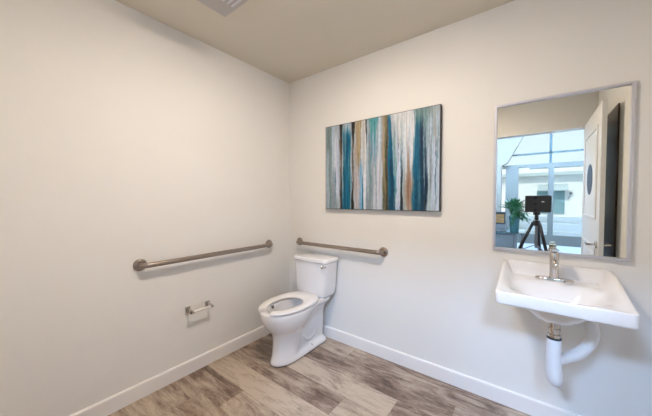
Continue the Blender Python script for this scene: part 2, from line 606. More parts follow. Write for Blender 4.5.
# ------------------------------------------------------------------ grab bars
def grab_bar(p0, p1, nrm, label, group):
    p0, p1, nrm = Vector(p0), Vector(p1), Vector(nrm)
    d = (p1 - p0).normalized()
    t = thing('grab_bar', label, 'grab bar', (p0 + p1) / 2, group)
    off = 0.056
    bm = bmesh.new()
    ctrl = [p0 + nrm * 0.003]
    R = 0.036
    for k in range(0, 9):
        a = k / 8 * PI / 2
        ctrl.append(p0 + nrm * (off - R + R * math.sin(a)) + d * (R - R * math.cos(a)))
    for k in range(8, -1, -1):
        a = k / 8 * PI / 2
        ctrl.append(p1 + nrm * (off - R + R * math.sin(a)) - d * (R - R * math.cos(a)))
    ctrl.append(p1 + nrm * 0.003)
    tube(bm, ctrl, 0.0165, 24)
    obj('bar', bm, M['steel'], t, smooth=True)
    for p in (p0, p1):
        bm = bmesh.new()
        tube(bm, [p + nrm * 0.0005, p + nrm * 0.004, p + nrm * 0.008, p + nrm * 0.0105, p + nrm * 0.012],
             [0.0385, 0.0385, 0.0375, 0.034, 0.022], 36)
        f = obj('flange', bm, M['steel'], t, smooth=True, bevel=0)
        f.modifiers.new('n', 'EDGE_SPLIT').split_angle = math.radians(50)
    return t


grab_bar((0, -1.337, 0.853), (0, -0.283, 0.851), (1, 0, 0),
         'longer brushed steel grab bar, on the left wall above the paper holder', 'brushed steel grab bars')
grab_bar((0.140, 0, 0.852), (1.040, 0, 0.852), (0, -1, 0),
         'shorter brushed steel grab bar, on the wall above the toilet tank', 'brushed steel grab bars')

# ------------------------------------------------------------------ toilet paper holder (empty)
t = thing('toilet_paper_holder', 'small chrome toilet paper holder with empty white roller on the left wall', 'paper holder',
          (0, -0.955, 0.46))
for y in (-1.044, -0.896):
    bm = boxbm(((0.0005, y - 0.018, 0.440), (0.007, y + 0.018, 0.492)))
    pr = [(0.004, 0.486), (0.004, 0.448), (0.066, 0.454), (0.080, 0.461), (0.080, 0.472), (0.066, 0.479)]
    a_ = [bm.verts.new((x, y - 0.006, z)) for x, z in pr]
    b_ = [bm.verts.new((x, y + 0.006, z)) for x, z in pr]
    bm.faces.new(a_)
    bm.faces.new(b_[::-1])
    for i in range(6):
        bm.faces.new((a_[i], a_[(i + 1) % 6], b_[(i + 1) % 6], b_[i]))
    obj('bracket', bm, M['chrome'], t, bevel=0.0015)
    obj('end_cap', tubebm([(0.067, y - 0.0085, 0.466), (0.067, y + 0.0085, 0.466)], 0.0105, 16), M['bumper'], t, smooth=False)
bm = bmesh.new()
tube(bm, [(0.067, -1.037, 0.466), (0.067, -1.029, 0.466), (0.067, -0.978, 0.466), (0.067, -0.977, 0.466), (0.067, -0.910, 0.466), (0.067, -0.902, 0.466)],
     [0.007, 0.0105, 0.0105, 0.0092, 0.0092, 0.006], 20)
r = obj('roller', bm, M['seat'], t, smooth=True)
r['label'] = 'white plastic spring roller'

# ------------------------------------------------------------------ toilet
TX = 0.434
toilet = thing('toilet', 'white two-piece floor toilet with open-front seat, standing in the corner', 'toilet', (TX, -0.35, 0))


def outline(z, yf, ym, hw, ys, hwb, yb, n=64, px=2.0, rb=0.03, cx=TX):
    """closed plan outline: elliptical nose (front = -y), then blending to a rear of half width hwb."""
    half = []
    nf = n // 4
    for i in range(nf + 1):
        a = i / nf * PI / 2
        y = ym - (ym - yf) * math.cos(a) ** (2 / px)
        x = hw * math.sin(a) ** (2 / px)
        half.append((x, y))
    nb = n // 4
    for i in range(1, nb + 1):
        t_ = i / nb
        y = ym + (yb - ym) * t_
        w = hw + (hwb - hw) * sst(ym, ys, y)
        if y > yb - rb:
            q = (y - (yb - rb)) / rb
            w = w - rb + rb * math.sqrt(max(0, 1 - q * q))
        half.append((w, y))
    half.append((0, yb))
    pts = [(cx + x, y, z) for x, y in half]
    pts += [(cx - x, y, z) for x, y in half[-2:0:-1]]
    return pts


bm = bmesh.new()
secs = [
    # z, yf, ym, hw, ys, hwb, yb
    (0.000, -0.632, -0.46, 0.098, -0.37, 0.100, -0.050),
    (0.018, -0.632, -0.46, 0.098, -0.37, 0.100, -0.050),
    (0.045, -0.622, -0.46, 0.092, -0.37, 0.092, -0.058),
    (0.065, -0.614, -0.46, 0.090, -0.375, 0.066, -0.072),
    (0.10, -0.609, -0.455, 0.089, -0.37, 0.070, -0.068),
    (0.16, -0.604, -0.45, 0.088, -0.36, 0.072, -0.066),
    (0.21, -0.604, -0.45, 0.092, -0.34, 0.074, -0.066),
    (0.245, -0.616, -0.45, 0.106, -0.32, 0.076, -0.066),
    (0.275, -0.642, -0.455, 0.130, -0.26, 0.076, -0.072),
    (0.310, -0.670, -0.46, 0.153, -0.24, 0.084, -0.072),
    (0.350, -0.694, -0.46, 0.170, -0.22, 0.095, -0.070),
    (0.380, -0.703, -0.46, 0.175, -0.20, 0.122, -0.066),
    (0.398, -0.705, -0.46, 0.177, -0.20, 0.146, -0.062),
    (0.420, -0.705, -0.46, 0.177, -0.20, 0.148, -0.062),
    (0.427, -0.699, -0.46, 0.171, -0.20, 0.142, -0.068),
    # rim inner edge and the bowl interior
    (0.427, -0.650, -0.45, 0.118, -0.31, 0.085, -0.25),
    (0.415, -0.642, -0.45, 0.112, -0.31, 0.080, -0.255),
    (0.390, -0.632, -0.45, 0.110, -0.31, 0.080, -0.26),
    (0.335, -0.612, -0.45, 0.104, -0.31, 0.076, -0.27),
    (0.280, -0.575, -0.45, 0.090, -0.33, 0.060, -0.30),
    (0.235, -0.535, -0.45, 0.062, -0.36, 0.040, -0.345),
    (0.215, -0.50, -0.45, 0.035, -0.40, 0.025, -0.39),
]
rings = []
for s_ in secs:
    rb = 0.03 if s_[0] < 0.40 else 0.028
    rings.append([bm.verts.new(p) for p in outline(*s_, rb=min(rb, s_[5] * 0.8))])
n = len(rings[0])
for i in range(len(rings) - 1):
    for k in range(n):
        bm.faces.new((rings[i][k], rings[i][(k + 1) % n], rings[i + 1][(k + 1) % n], rings[i + 1][k]))
bm.faces.new(rings[0][::-1])
bm.faces.new(rings[-1])
obj('bowl', bm, M['ceramic'], toilet, smooth=True, sub=1)
# trapway relief on both sides (raised S of glazed china)
for sx in (-1, 1):
    path = smooth_path([(TX + sx * 0.052, -0.40, 0.20), (TX + sx * 0.056, -0.33, 0.13), (TX + sx * 0.052, -0.27, 0.105),
                        (TX + sx * 0.050, -0.21, 0.14), (TX + sx * 0.050, -0.17, 0.21), (TX + sx * 0.048, -0.13, 0.24)], 8)
    m_ = len(path)
    bm = bmesh.new()
    tube(bm, path, [0.028 * math.sin(PI * min(1, max(0.12, (i + 0.5) / m_))) ** 0.3 for i in range(m_)], 18)
    obj('trapway', bm, M['ceramic'], toilet, smooth=True)
    bc = bmesh.new()
    tube(bc, [(TX + sx * 0.076, -0.26, 0.038), (TX + sx * 0.076, -0.26, 0.058), (TX + sx * 0.076, -0.26, 0.066), (TX + sx * 0.076, -0.26, 0.069)],
         [0.015, 0.0145, 0.010, 0.003], 16)
    obj('bolt_cap', bc, M['ceramic'], toilet, smooth=True)

# tank: tapered, softly bowed front
def rrect(cx, hw, y0, y1, z, r=0.03, bow=0.010, n=6):
    """rounded rectangle, front side (y0, more negative) bowed outwards."""
    pts = []
    for (sx, yy, a0) in ((1, y1 - r, 0), (-1, y1 - r, 90), (-1, y0 + r, 180), (1, y0 + r, 270)):
        for k in range(n + 1):
            a = math.radians(a0 + 90 * k / n)
            pts.append([cx + sx * (hw - r) + r * math.cos(a), yy + r * math.sin(a), z])
    # extra points along the front so that it can bow
    out = []
    for i, p in enumerate(pts):
        out.append(p)
    m0 = 3 * (n + 1)
    a = pts[m0 - 1]
    b = pts[m0]
    mid = [[a[0] + (b[0] - a[0]) * t_ / 10, a[1], z] for t_ in range(1, 10)]
    out = pts[:m0] + mid + pts[m0:]
    for p in out:
        if p[1] < (y0 + y1) / 2:
            u = (p[0] - cx) / hw
            p[1] -= bow * (1 - u * u)
    return [tuple(p) for p in out]


def loft(bm, secs):
    rings = [[bm.verts.new(p) for p in s_] for s_ in secs]
    n = len(rings[0])
    for i in range(len(rings) - 1):
        for k in range(n):
            bm.faces.new((rings[i][k], rings[i][(k + 1) % n], rings[i + 1][(k + 1) % n], rings[i + 1][k]))
    bm.faces.new(rings[0][::-1])
    bm.faces.new(rings[-1])


bm = bmesh.new()
loft(bm, [rrect(TX, 0.130, -0.178, -0.072, 0.4275), rrect(TX, 0.155, -0.188, -0.036, 0.434), rrect(TX, 0.166, -0.192, -0.030, 0.450),
          rrect(TX, 0.173, -0.197, -0.026, 0.51), rrect(TX, 0.180, -0.200, -0.022, 0.62), rrect(TX, 0.185, -0.202, -0.020, 0.7265)])
tank = obj('tank', bm, M['ceramic'], toilet, smooth=True)
tank.modifiers.new('n', 'EDGE_SPLIT').split_angle = math.radians(45)
bm = bmesh.new()
loft(bm, [rrect(TX, 0.188, -0.206, -0.014, 0.7290), rrect(TX, 0.193, -0.212, -0.010, 0.733), rrect(TX, 0.193, -0.212, -0.010, 0.752),
          rrect(TX, 0.190, -0.209, -0.012, 0.759), rrect(TX, 0.181, -0.200, -0.020, 0.7625)])
obj('tank_lid', bm, M['ceramic'], toilet, smooth=True).modifiers.new('n', 'EDGE_SPLIT').split_angle = math.radians(50)
obj('lid_gap_shade', boxbm(((TX - 0.177, -0.197, 0.7262), (TX + 0.177, -0.030, 0.7295))), M['dark'], toilet)  # dark sheet standing in for the shade between tank and lid
# flush lever at the right end of the tank front
bm = bmesh.new()
tube(bm, [(TX + 0.152, -0.200, 0.700), (TX + 0.152, -0.219, 0.700)], 0.012, 20)
tube(bm, smooth_path([(TX + 0.152, -0.224, 0.700), (TX + 0.168, -0.226, 0.704), (TX + 0.188, -0.226, 0.708), (TX + 0.200, -0.224, 0.709)], 4),
     [0.008] * 4 + [0.0075] * 4 + [0.007] * 4 + [0.006], 14)
l_ = obj('flush_lever', bm, M['chrome'], toilet, smooth=True)
l_['label'] = 'chrome flush lever on the right of the tank'
bm = bmesh.new()
box(bm, (TX + 0.098, -0.2135, 0.690), (TX + 0.108, -0.2095, 0.708))
obj('maker_mark', bm, M['alu'], toilet)

# seat: open-front ring
bm = bmesh.new()
N = 56
GA = 0.34   # half gap angle at the nose
zs = 0.433


def seat_pt(a, inner):
    """a = angle from the nose (front), outer / inner edge."""
    cy = -0.452
    sx, cxn = math.sin(a), math.cos(a)
    if not inner:
        hy = 0.265 if cxn > 0 else 0.262
        e = 1.0 if cxn > 0 else 0.62
        x = 0.181 * math.copysign(abs(sx) ** e, sx)
        y = cy - hy * math.copysign(abs(cxn) ** (1.0 if cxn > 0 else 0.9), cxn)
        return x, y
    hy = 0.208 if cxn > 0 else 0.125
    x = 0.108 * sx
    y = cy - hy * cxn
    return x, y


ringsS = []
for i in range(N + 1):
    a = GA + (2 * PI - 2 * GA) * i / N
    xo, yo = seat_pt(a, False)
    xi, yi = seat_pt(a, True)
    if i in (0, N):   # square off the gap ends
        sgn = 1 if i == 0 else -1
        xo, xi = sgn * 0.062, sgn * 0.040
        yo, yi = -0.452 - 0.250, -0.452 - 0.193
    d = Vector((xo - xi, yo - yi, 0))
    w = d.length
    d /= w
    prof = [(0.0, 0.004), (0.006, 0.0), (w - 0.006, 0.0), (w, 0.004), (w, 0.012), (w - 0.006, 0.018), (w * 0.5, 0.0205), (0.008, 0.017), (0.0, 0.011)]
    ringsS.append([bm.verts.new((TX + xi + d.x * q, yi + d.y * q, zs + h)) for q, h in prof])
m_ = len(ringsS[0])
for i in range(N):
    for k in range(m_):
        bm.faces.new((ringsS[i][k], ringsS[i][(k + 1) % m_], ringsS[i + 1][(k + 1) % m_], ringsS[i + 1][k]))
bm.faces.new(ringsS[0])
bm.faces.new(ringsS[-1][::-1])
seat = obj('seat', bm, M['seat'], toilet, smooth=True)
seat.modifiers.new('n', 'EDGE_SPLIT').split_angle = math.radians(50)
for a in (0.62, 2 * PI - 0.62, 2.35, 2 * PI - 2.35):
    xo, yo = seat_pt(a, False)
    xi, yi = seat_pt(a, True)
    mx_, my_ = TX + (xo * 0.55 + xi * 0.45), (yo * 0.55 + yi * 0.45)
    b_ = tubebm([(mx_, my_, 0.426), (mx_, my_, 0.4345)], 0.010, 12)
    obj('seat_bumper', b_, M['seat'], seat)
for sx in (-1, 1):
    obj('hinge', boxbm(((TX + sx * 0.070 - 0.016, -0.208, 0.426), (TX + sx * 0.070 + 0.016, -0.192, 0.449))), M['seat'], toilet, bevel=0.004)
bm = boxbm(((TX - 0.1075, -0.560, 0.396), (TX - 0.096, -0.520, 0.418)))
obj('rim_clip', bm, M['bumper'], toilet, bevel=0.002)

# ------------------------------------------------------------------ painting
PX0, PX1, PZ0, PZ1 = 0.488, 1.4686, 1.1838, 1.9126
paint = thing('painting', 'large abstract canvas of vertical teal, white, brown and grey streaks', 'painting',
              ((PX0 + PX1) / 2, -0.02, (PZ0 + PZ1) / 2))
obj('canvas_frame', boxbm(((PX0, -0.034, PZ0), (PX1, -0.001, PZ1))), M['canvas_edge'], paint)
UZ = [(35, 0.003), (60, 0.091), (85, 0.175), (110, 0.257), (135, 0.334), (160, 0.409), (185, 0.48), (210, 0.55), (235, 0.616),
      (260, 0.68), (285, 0.742), (310, 0.802), (335, 0.859), (360, 0.915), (385, 0.968), (402, 1.0)]


def zu(x):
    for (a, u), (b_, v) in zip(UZ, UZ[1:]):
        if x <= b_:
            return u + (v - u) * (x - a) / (b_ - a)
    return 1.0


def srgb(r, g, b):
    return tuple(((c / 255) / 12.92 if c / 255 <= 0.04045 else (((c / 255) + 0.055) / 1.055) ** 2.4) for c in (r, g, b))


TEAL = (8, 98, 124)
DTEAL = (14, 66, 90)
NAVY = (32, 62, 82)
TURQ = (85, 150, 152)
WHITE = (214, 214, 214)
LILAC = (198, 202, 214)
PALE = (176, 190, 196)
GREY = (140, 152, 154)
GG = (126, 142, 136)
BLACK = (42, 38, 34)
DBR = (72, 56, 40)
OCH = (176, 156, 118)
TAN = (172, 148, 128)
OLV = (120, 112, 76)
LBL = (120, 164, 190)
# (x at top, x at bottom, half width top, half width bottom, v0 (0 top) , v1, colour, strength)
ST = [
    (44, 44, 12, 9, 0, 1, GG, .9), (40, 42, 4, 6, .3, 1, PALE, .8), (58, 54, 5, 5, 0, .7, PALE, .9), (66, 66, 5, 9, .1, .85, WHITE, .6),
    (60, 60, 8, 12, .55, 1, GREY, .8), (52, 50, 2, 2, .1, 1, GREY, .7), (70, 72, 6, 5, .15, .8, LILAC, .8),
    (83, 84, 9, 4, 0, .28, BLACK, .95), (84, 83, 5, 3, .2, 1, DBR, .7), (82, 84, 3, 6, .6, 1, BLACK, .75),
    (104, 104, 10, 8, 0, .14, PALE, .95), (102, 101, 14, 14, .10, 1, TEAL, 1.0), (95, 96, 3, 3, .05, .5, GREY, .6), (110, 110, 3, 3, .25, .9, TURQ, .5),
    (122, 122, 7, 3, 0, .22, BLACK, .9), (120, 121, 4, 3, .2, 1, DBR, .65), (121, 120, 2, 5, .65, 1, BLACK, .9),
    (128, 130, 4, 8, .3, .8, TAN, .7), (142, 138, 16, 6, 0, .55, OCH, .95), (136, 134, 6, 8, .5, 1, (190, 180, 176), .85), (150, 150, 5, 4, .05, .7, WHITE, .75),
    (157, 160, 5, 6, 0, .5, (206, 200, 190), .8), (134, 130, 2, 2, 0, .4, TAN, .8), (146, 144, 2, 1, .1, .5, OLV, .4),
    (147, 148, 5, 7, .5, 1, LBL, .9), (152, 153, 2, 3, .65, 1, TEAL, .75), (160, 159, 3, 4, .55, 1, WHITE, .9),
    (164, 165, 3, 2, 0, .3, BLACK, .7), (172, 174, 7, 10, .35, 1, GREY, .85), (168, 170, 3, 4, .2, .8, PALE, .7),
    (186, 184, 18, 6, 0, .30, TURQ, .98), (178, 178, 8, 5, .2, .45, (100, 140, 160), .7), (192, 190, 8, 4, .25, .5, LBL, .5),
    (202, 202, 11, 17, .42, 1, (206, 204, 208), .95), (196, 196, 3, 3, .3, 1, GREY, .45), (208, 208, 2, 2, 0, .9, PALE, .8), (184, 186, 2, 2, .5, 1, GREY, .6),
    (216, 218, 5, 4, .1, 1, PALE, .6), (223, 222, 8, 5, 0, .95, OLV, .85), (218, 219, 3, 4, .0, .5, TAN, .6), (228, 229, 3, 4, .3, 1, (60, 84, 70), .8),
    (232, 233, 2, 7, 0, 1, DBR, .75), (226, 227, 7, 9, .78, 1, (70, 74, 58), .7), (224, 226, 2, 3, .62, 1, OCH, .5),
    (238, 249, 3, 12, .02, 1, TEAL, 1.0), (240, 250, 2, 8, .45, 1, DTEAL, .8), (252, 262, 5, 3, .25, 1, TURQ, .45),
    (282, 274, 38, 8, 0, .45, (208, 206, 200), .97), (268, 268, 5, 7, .3, 1, LILAC, .95), (262, 262, 4, 3, .1, .5, PALE, .7), (290, 292, 14, 8, .35, .65, WHITE, .7),
    (279, 279, 1, 4, .38, 1, DTEAL, .8), (280, 280, 1, 3, .6, 1, BLACK, .8), (275, 275, 1.2, 1.2, .1, .5, TURQ, .6), (286, 286, 2, 3, .2, .8, PALE, .6),
    (300, 300, 3, 12, .45, 1, TAN, .95), (303, 303, 1, 6, .55, .9, (150, 118, 98), .75), (288, 289, 2, 4, .6, 1, (176, 180, 172), .8),
    (312, 314, 6, 4, .1, .6, (218, 216, 212), .9), (316, 318, 2, 6, .6, 1, (128, 138, 118), .8),
    (340, 340, 22, 14, 0, .25, (104, 134, 130), .9), (330, 334, 8, 18, .14, 1, TEAL, .98), (344, 350, 8, 13, .2, 1, DTEAL, .9), (352, 356, 3, 9, .45, 1, NAVY, .9),
    (346, 348, 2, 2, .08, 1, NAVY, .6), (326, 326, 3, 3, .7, 1, NAVY, .5), (336, 336, 2, 4, .6, .95, (90, 130, 140), .6),
    (368, 368, 8, 5, 0, .35, GG, .8), (362, 364, 5, 2, .1, .55, (120, 150, 150), .8), (380, 382, 13, 18, .1, 1, (186, 200, 210), .95), (386, 386, 9, 9, 0, .3, (150, 164, 164), .7),
    (377, 377, 2, 1, .05, .7, GREY, .7), (388, 386, 3, 4, .3, 1, LILAC, .8), (396, 394, 4, 4, .1, 1, (196, 206, 216), .8), (369, 370, 3, 4, .55, 1, (176, 192, 190), .8),
    (390, 390, 1, 2, .7, 1, GREY, .5),
]
NU, NV = 300, 90
base = (172, 178, 180)
rq = random.Random(3)
for _ in range(45):
    xx = rq.uniform(38, 400)
    v_ = rq.uniform(0, 0.8)
    ST.append((xx, xx + rq.uniform(-2, 2), rq.uniform(.6, 1.8), rq.uniform(.5, 1.6), v_, v_ + rq.uniform(.15, .5),
               rq.choice([GREY, DBR, DTEAL, PALE, OLV, TURQ, TAN, BLACK, GG, LILAC]), rq.uniform(.35, .7)))
bm = bmesh.new()
lay = bm.loops.layers.float_color.new('pigment')
cols = {}
grid = []
for i in range(NU + 1):
    rowv = []
    for j in range(NV + 1):
        u, v = i / NU, j / NV
        rowv.append(bm.verts.new((PX0 + 0.004 + (PX1 - PX0 - 0.008) * u, -0.0352, PZ1 - 0.004 - (PZ1 - PZ0 - 0.008) * v)))
        c = Vector(base)
        wob = 0.010 * noise.noise(Vector((u * 30, v * 4.5, 3.1))) + 0.004 * noise.noise(Vector((u * 90, v * 22, 8.1)))
        for q, (x0, x1, w0, w1, v0, v1, col, k) in enumerate(ST):
            xc = zu(x0 + (x1 - x0) * v)
            tt = max(0, min(1, (v - v0) / max(1e-6, v1 - v0)))
            w = (w0 + (w1 - w0) * tt ** 0.7) / 385 * (1.05 + 0.30 * noise.noise(Vector((q * 5.1, v * 5.0, 2.2))))
            jit = 0.10 * noise.noise(Vector((u * 70, q * 3.7, 0.5)))
            fade = 1.0
            if v0 > 0:
                fade *= sst(v0 - 0.10 + jit, v0 + 0.06 + jit, v)
            if v1 < 1:
                fade *= 1 - sst(v1 - 0.08 + jit, v1 + 0.12 + jit, v)
            dd = abs(u + wob - xc) / max(w, 1e-4)
            edge = 1 - sst(0.65, 1.25, dd + 0.35 * noise.noise(Vector((u * 160, v * 3.5, q))))
            c = c.lerp(Vector(col), k * fade * edge)
        s1 = noise.noise(Vector((u * 170, v * 2.0, 7))) * 20 + noise.noise(Vector((u * 60, v * 1.2, 17))) * 14
        s2 = noise.noise(Vector((u * 90, v * 26, 9))) * 8
        c = Vector([max(4, min(235, ((x + s1 * 1.2 + s2 * 1.6) * 1.04 - 14) * kk)) for x, kk in zip(c, (0.95, 0.98, 1.03))])
        cols[(i, j)] = (*srgb(*c), 1)
    grid.append(rowv)
for i in range(NU):
    for j in range(NV):
        f = bm.faces.new((grid[i][j], grid[i][j + 1], grid[i + 1][j + 1], grid[i + 1][j]))
        for l, ij in zip(f.loops, ((i, j), (i, j + 1), (i + 1, j + 1), (i + 1, j))):
            l[lay] = cols[ij]
pm = mat('canvas_paint', (0.5, 0.5, 0.5), 0.5, spec=0.3, bump=0.3, bscale=60, stretch=(6, 1, 0.4))
a_ = pm.node_tree.nodes.new('ShaderNodeAttribute')
a_.attribute_name = 'pigment'
pm.node_tree.links.new(a_.outputs['Color'], pm.node_tree.nodes['Principled BSDF'].inputs['Base Color'])
cv = obj('canvas', bm, pm, paint)

# ------------------------------------------------------------------ mirror
MX0, MX1, MZ0, MZ1 = 1.7795, 2.3628, 0.9584, 1.8392
mir = thing('mirror', 'tall framed rectangular mirror on the wall above the sink', 'mirror', ((MX0 + MX1) / 2, -0.01, (MZ0 + MZ1) / 2))
fw = 0.014
bm = bmesh.new()
sec = [(0, 0), (0, -0.016), (0.003, -0.019), (fw - 0.002, -0.019), (fw, -0.016), (fw, 0)]
corners = [(MX0, MZ0, 1, 1), (MX1, MZ0, -1, 1), (MX1, MZ1, -1, -1), (MX0, MZ1, 1, -1)]
rg = [[bm.verts.new((x + sx * d, y, z + sz * d)) for d, y in sec] for x, z, sx, sz in corners]
for i in range(4):
    for k in range(len(sec)):
        bm.faces.new((rg[i][k], rg[i][(k + 1) % len(sec)], rg[(i + 1) % 4][(k + 1) % len(sec)], rg[(i + 1) % 4][k]))
obj('mirror_frame', bm, M['alu'], mir)
obj('mirror_glass', boxbm(((MX0 + fw - 0.001, -0.006, MZ0 + fw - 0.001), (MX1 - fw + 0.001, -0.001, MZ1 - fw + 0.001))), M['mirror'], mir)

# ------------------------------------------------------------------ sink
SX0, SX1, SYF = 1.842, 2.298, -0.503
SC = (SX0 + SX1) / 2
sink = thing('sink', 'white wall-hung ceramic sink below the mirror', 'sink', (SC, -0.05, 0.85))


def rimz(y):
    # back ledge high, sweeping down to the front
    t_ = sst(-0.47, -0.03, y)
    return 0.840 + 0.066 * (0.45 * max(0, min(1, (y + 0.50) / 0.36)) + 0.55 * t_ ** 0.8)


def sink_out(a):
    # rounded rectangle by angle index
    pass


def rr_pts(x0, x1, y0, y1, rf, rbk, n=10, m=14):
    pts = []

    def corner(cx, cy, r, a0):
        for k in range(n + 1):
            a = math.radians(a0 + 90 * k / n)
            pts.append((cx + r * math.cos(a), cy + r * math.sin(a)))

    def edge(a, b):
        for k in range(1, m):
            pts.append((a[0] + (b[0] - a[0]) * k / m, a[1] + (b[1] - a[1]) * k / m))
    corner(x1 - rbk, y1 - rbk, rbk, 0)
    e0 = pts[-1]
    edge(e0, (x0 + rbk, y1))
    corner(x0 + rbk, y1 - rbk, rbk, 90)
    edge(pts[-1], (x0, y0 + rf))
    corner(x0 + rf, y0 + rf, rf, 180)
    edge(pts[-1], (x1 - rf, y0))
    corner(x1 - rf, y0 + rf, rf, 270)
    edge(pts[-1], (x1, y1 - rbk))
    return pts


OUT = rr_pts(SX0, SX1, SYF, -0.001, 0.022, 0.050)
BC = (SC, -0.285)


def topz(x, y):
    rz = rimz(y)
    # distance inside the outline
    dx = min(x - SX0, SX1 - x)
    dy_f = y - SYF
    dy_b = -y
    # deck level the back ledge coves down to
    deck = 0.838
    u = (x - BC[0]) / 0.200
    v = (y - BC[1]) / (0.190 if y < BC[1] else 0.130)
    q = (abs(u) ** 2.6 + abs(v) ** 2.6) ** (1 / 2.6)
    bowl = 0.836 - 0.118 * (1 - sst(0.22, 1.06, q)) if q < 1.06 else 0.836
    zin = min(deck, bowl)
    s_ = sst(0.010, 0.058, dx)
    f_ = sst(0.010, 0.030, dy_f)
    b_ = sst(0.016, 0.062, dy_b)
    return rz + (zin - rz) * min(s_, f_, b_) if zin < rz else rz


def botz(x, y):
    e = rimz(min(y, -0.40)) - 0.058 if y < -0.40 else 0.782
    u = (x - BC[0]) / 0.185
    v = (y - BC[1]) / 0.185
    q = math.sqrt(u * u + v * v)
    blg = 0.683 + 0.12 * sst(0.25, 1.15, q)
    return min(0.782, blg)


bm = bmesh.new()
SR = 44
n = len(OUT)


def ringpts(s_):
    return [(BC[0] + (px - BC[0]) * s_, BC[1] + (py - BC[1]) * s_) for px, py in OUT]


rings = []
# under side, centre to edge
for i in range(1, 25):
    s_ = i / 24 * 0.965
    rings.append([bm.verts.new((x, y, botz(x, y))) for x, y in ringpts(s_)])
rings.append([bm.verts.new((x, y, 0.786)) for x, y in ringpts(0.993)])
rings.append([bm.verts.new((x, y, 0.792)) for x, y in ringpts(0.998)])
rings.append([bm.verts.new((x, y, rimz(y) - 0.007)) for x, y in ringpts(1.0)])
rings.append([bm.verts.new((x, y, rimz(y) - 0.0015)) for x, y in ringpts(0.993)])
for i in range(SR):
    s_ = 0.982 * (1 - i / SR) + 0.0001
    rings.append([bm.verts.new((x, y, topz(x, y))) for x, y in ringpts(s_)])
for i in range(len(rings) - 1):
    for k in range(n):
        bm.faces.new((rings[i][k], rings[i][(k + 1) % n], rings[i + 1][(k + 1) % n], rings[i + 1][k]))
bm.faces.new(rings[0][::-1])
bm.faces.new(rings[-1])
obj('basin', bm, M['ceramic2'], sink, smooth=True)
bm = bmesh.new()
zb = topz(BC[0], BC[1])
tube(bm, [(BC[0], BC[1], zb - 0.003), (BC[0], BC[1], zb + 0.002), (BC[0], BC[1], zb + 0.003)], [0.030, 0.030, 0.024], 28)
obj('drain_ring', bm, M['chrome'], sink)
# faucet
FX, FY, FZ = 2.071, -0.100, 0.838
fa_bm = bmesh.new()
pts = []
for k in range(32):
    a = 2 * PI * k / 32
    x = math.copysign(abs(math.cos(a)) ** 0.6, math.cos(a)) * 0.080
    y = math.sin(a) * 0.026
    pts.append((x, y))
r0 = [[fa_bm.verts.new((FX + x * s_, FY + y * s_, z)) for x, y in pts] for s_, z in
      ((1, FZ - 0.004), (1, FZ + 0.006), (0.93, FZ + 0.010), (0.3, FZ + 0.011))]
for i in range(3):
    for k in range(32):
        fa_bm.faces.new((r0[i][k], r0[i][(k + 1) % 32], r0[i + 1][(k + 1) % 32], r0[i + 1][k]))
fa_bm.faces.new(r0[0][::-1])
fa_bm.faces.new(r0[-1])
faucet = obj('faucet', fa_bm, M['chrome'], sink, smooth=True)
faucet['label'] = 'chrome single-lever faucet'
faucet.modifiers.new('n', 'EDGE_SPLIT').split_angle = math.radians(40)
bm = bmesh.new()
tube(bm, [(FX, FY, FZ + 0.008), (FX, FY, FZ + 0.04), (FX, FY, FZ + 0.115), (FX, FY, FZ + 0.142), (FX, FY, FZ + 0.150)],
     [0.0215, 0.0185, 0.0200, 0.0205, 0.015], 28)
obj('faucet_body', bm, M['chrome'], faucet, smooth=True).modifiers.new('n', 'EDGE_SPLIT').split_angle = math.radians(40)
bm = bmesh.new()
tube(bm, smooth_path([(FX, FY - 0.005, FZ + 0.100), (FX, FY - 0.045, FZ + 0.108), (FX, FY - 0.090, FZ + 0.106), (FX, FY - 0.118, FZ + 0.094)], 5),
     0.0125, 18)
tube(bm, [(FX, FY - 0.110, FZ + 0.100), (FX, FY - 0.110, FZ + 0.076)], 0.0115, 18)
obj('spout', bm, M['chrome'], faucet, smooth=True)
bm = bmesh.new()
for y0_, y1_, z0_, z1_, w_ in ((FY + 0.014, FY - 0.030, 0.151, 0.163, 0.018), (FY - 0.030, FY - 0.075, 0.158, 0.170, 0.013)):
    vs = []
    for yy, zz in ((y0_, z0_), (y1_, z0_ + 0.006), (y1_, z1_ + 0.004), (y0_, z1_)):
        vs.append([bm.verts.new((FX - w_, yy, FZ + zz)), bm.verts.new((FX + w_, yy, FZ + zz))])
    for i in range(4):
        bm.faces.new((vs[i][0], vs[(i + 1) % 4][0], vs[(i + 1) % 4][1], vs[i][1]))
    bm.faces.new([v[0] for v in vs])
    bm.faces.new([v[1] for v in vs][::-1])
obj('faucet_lever', bm, M['chrome'], faucet, bevel=0.003)

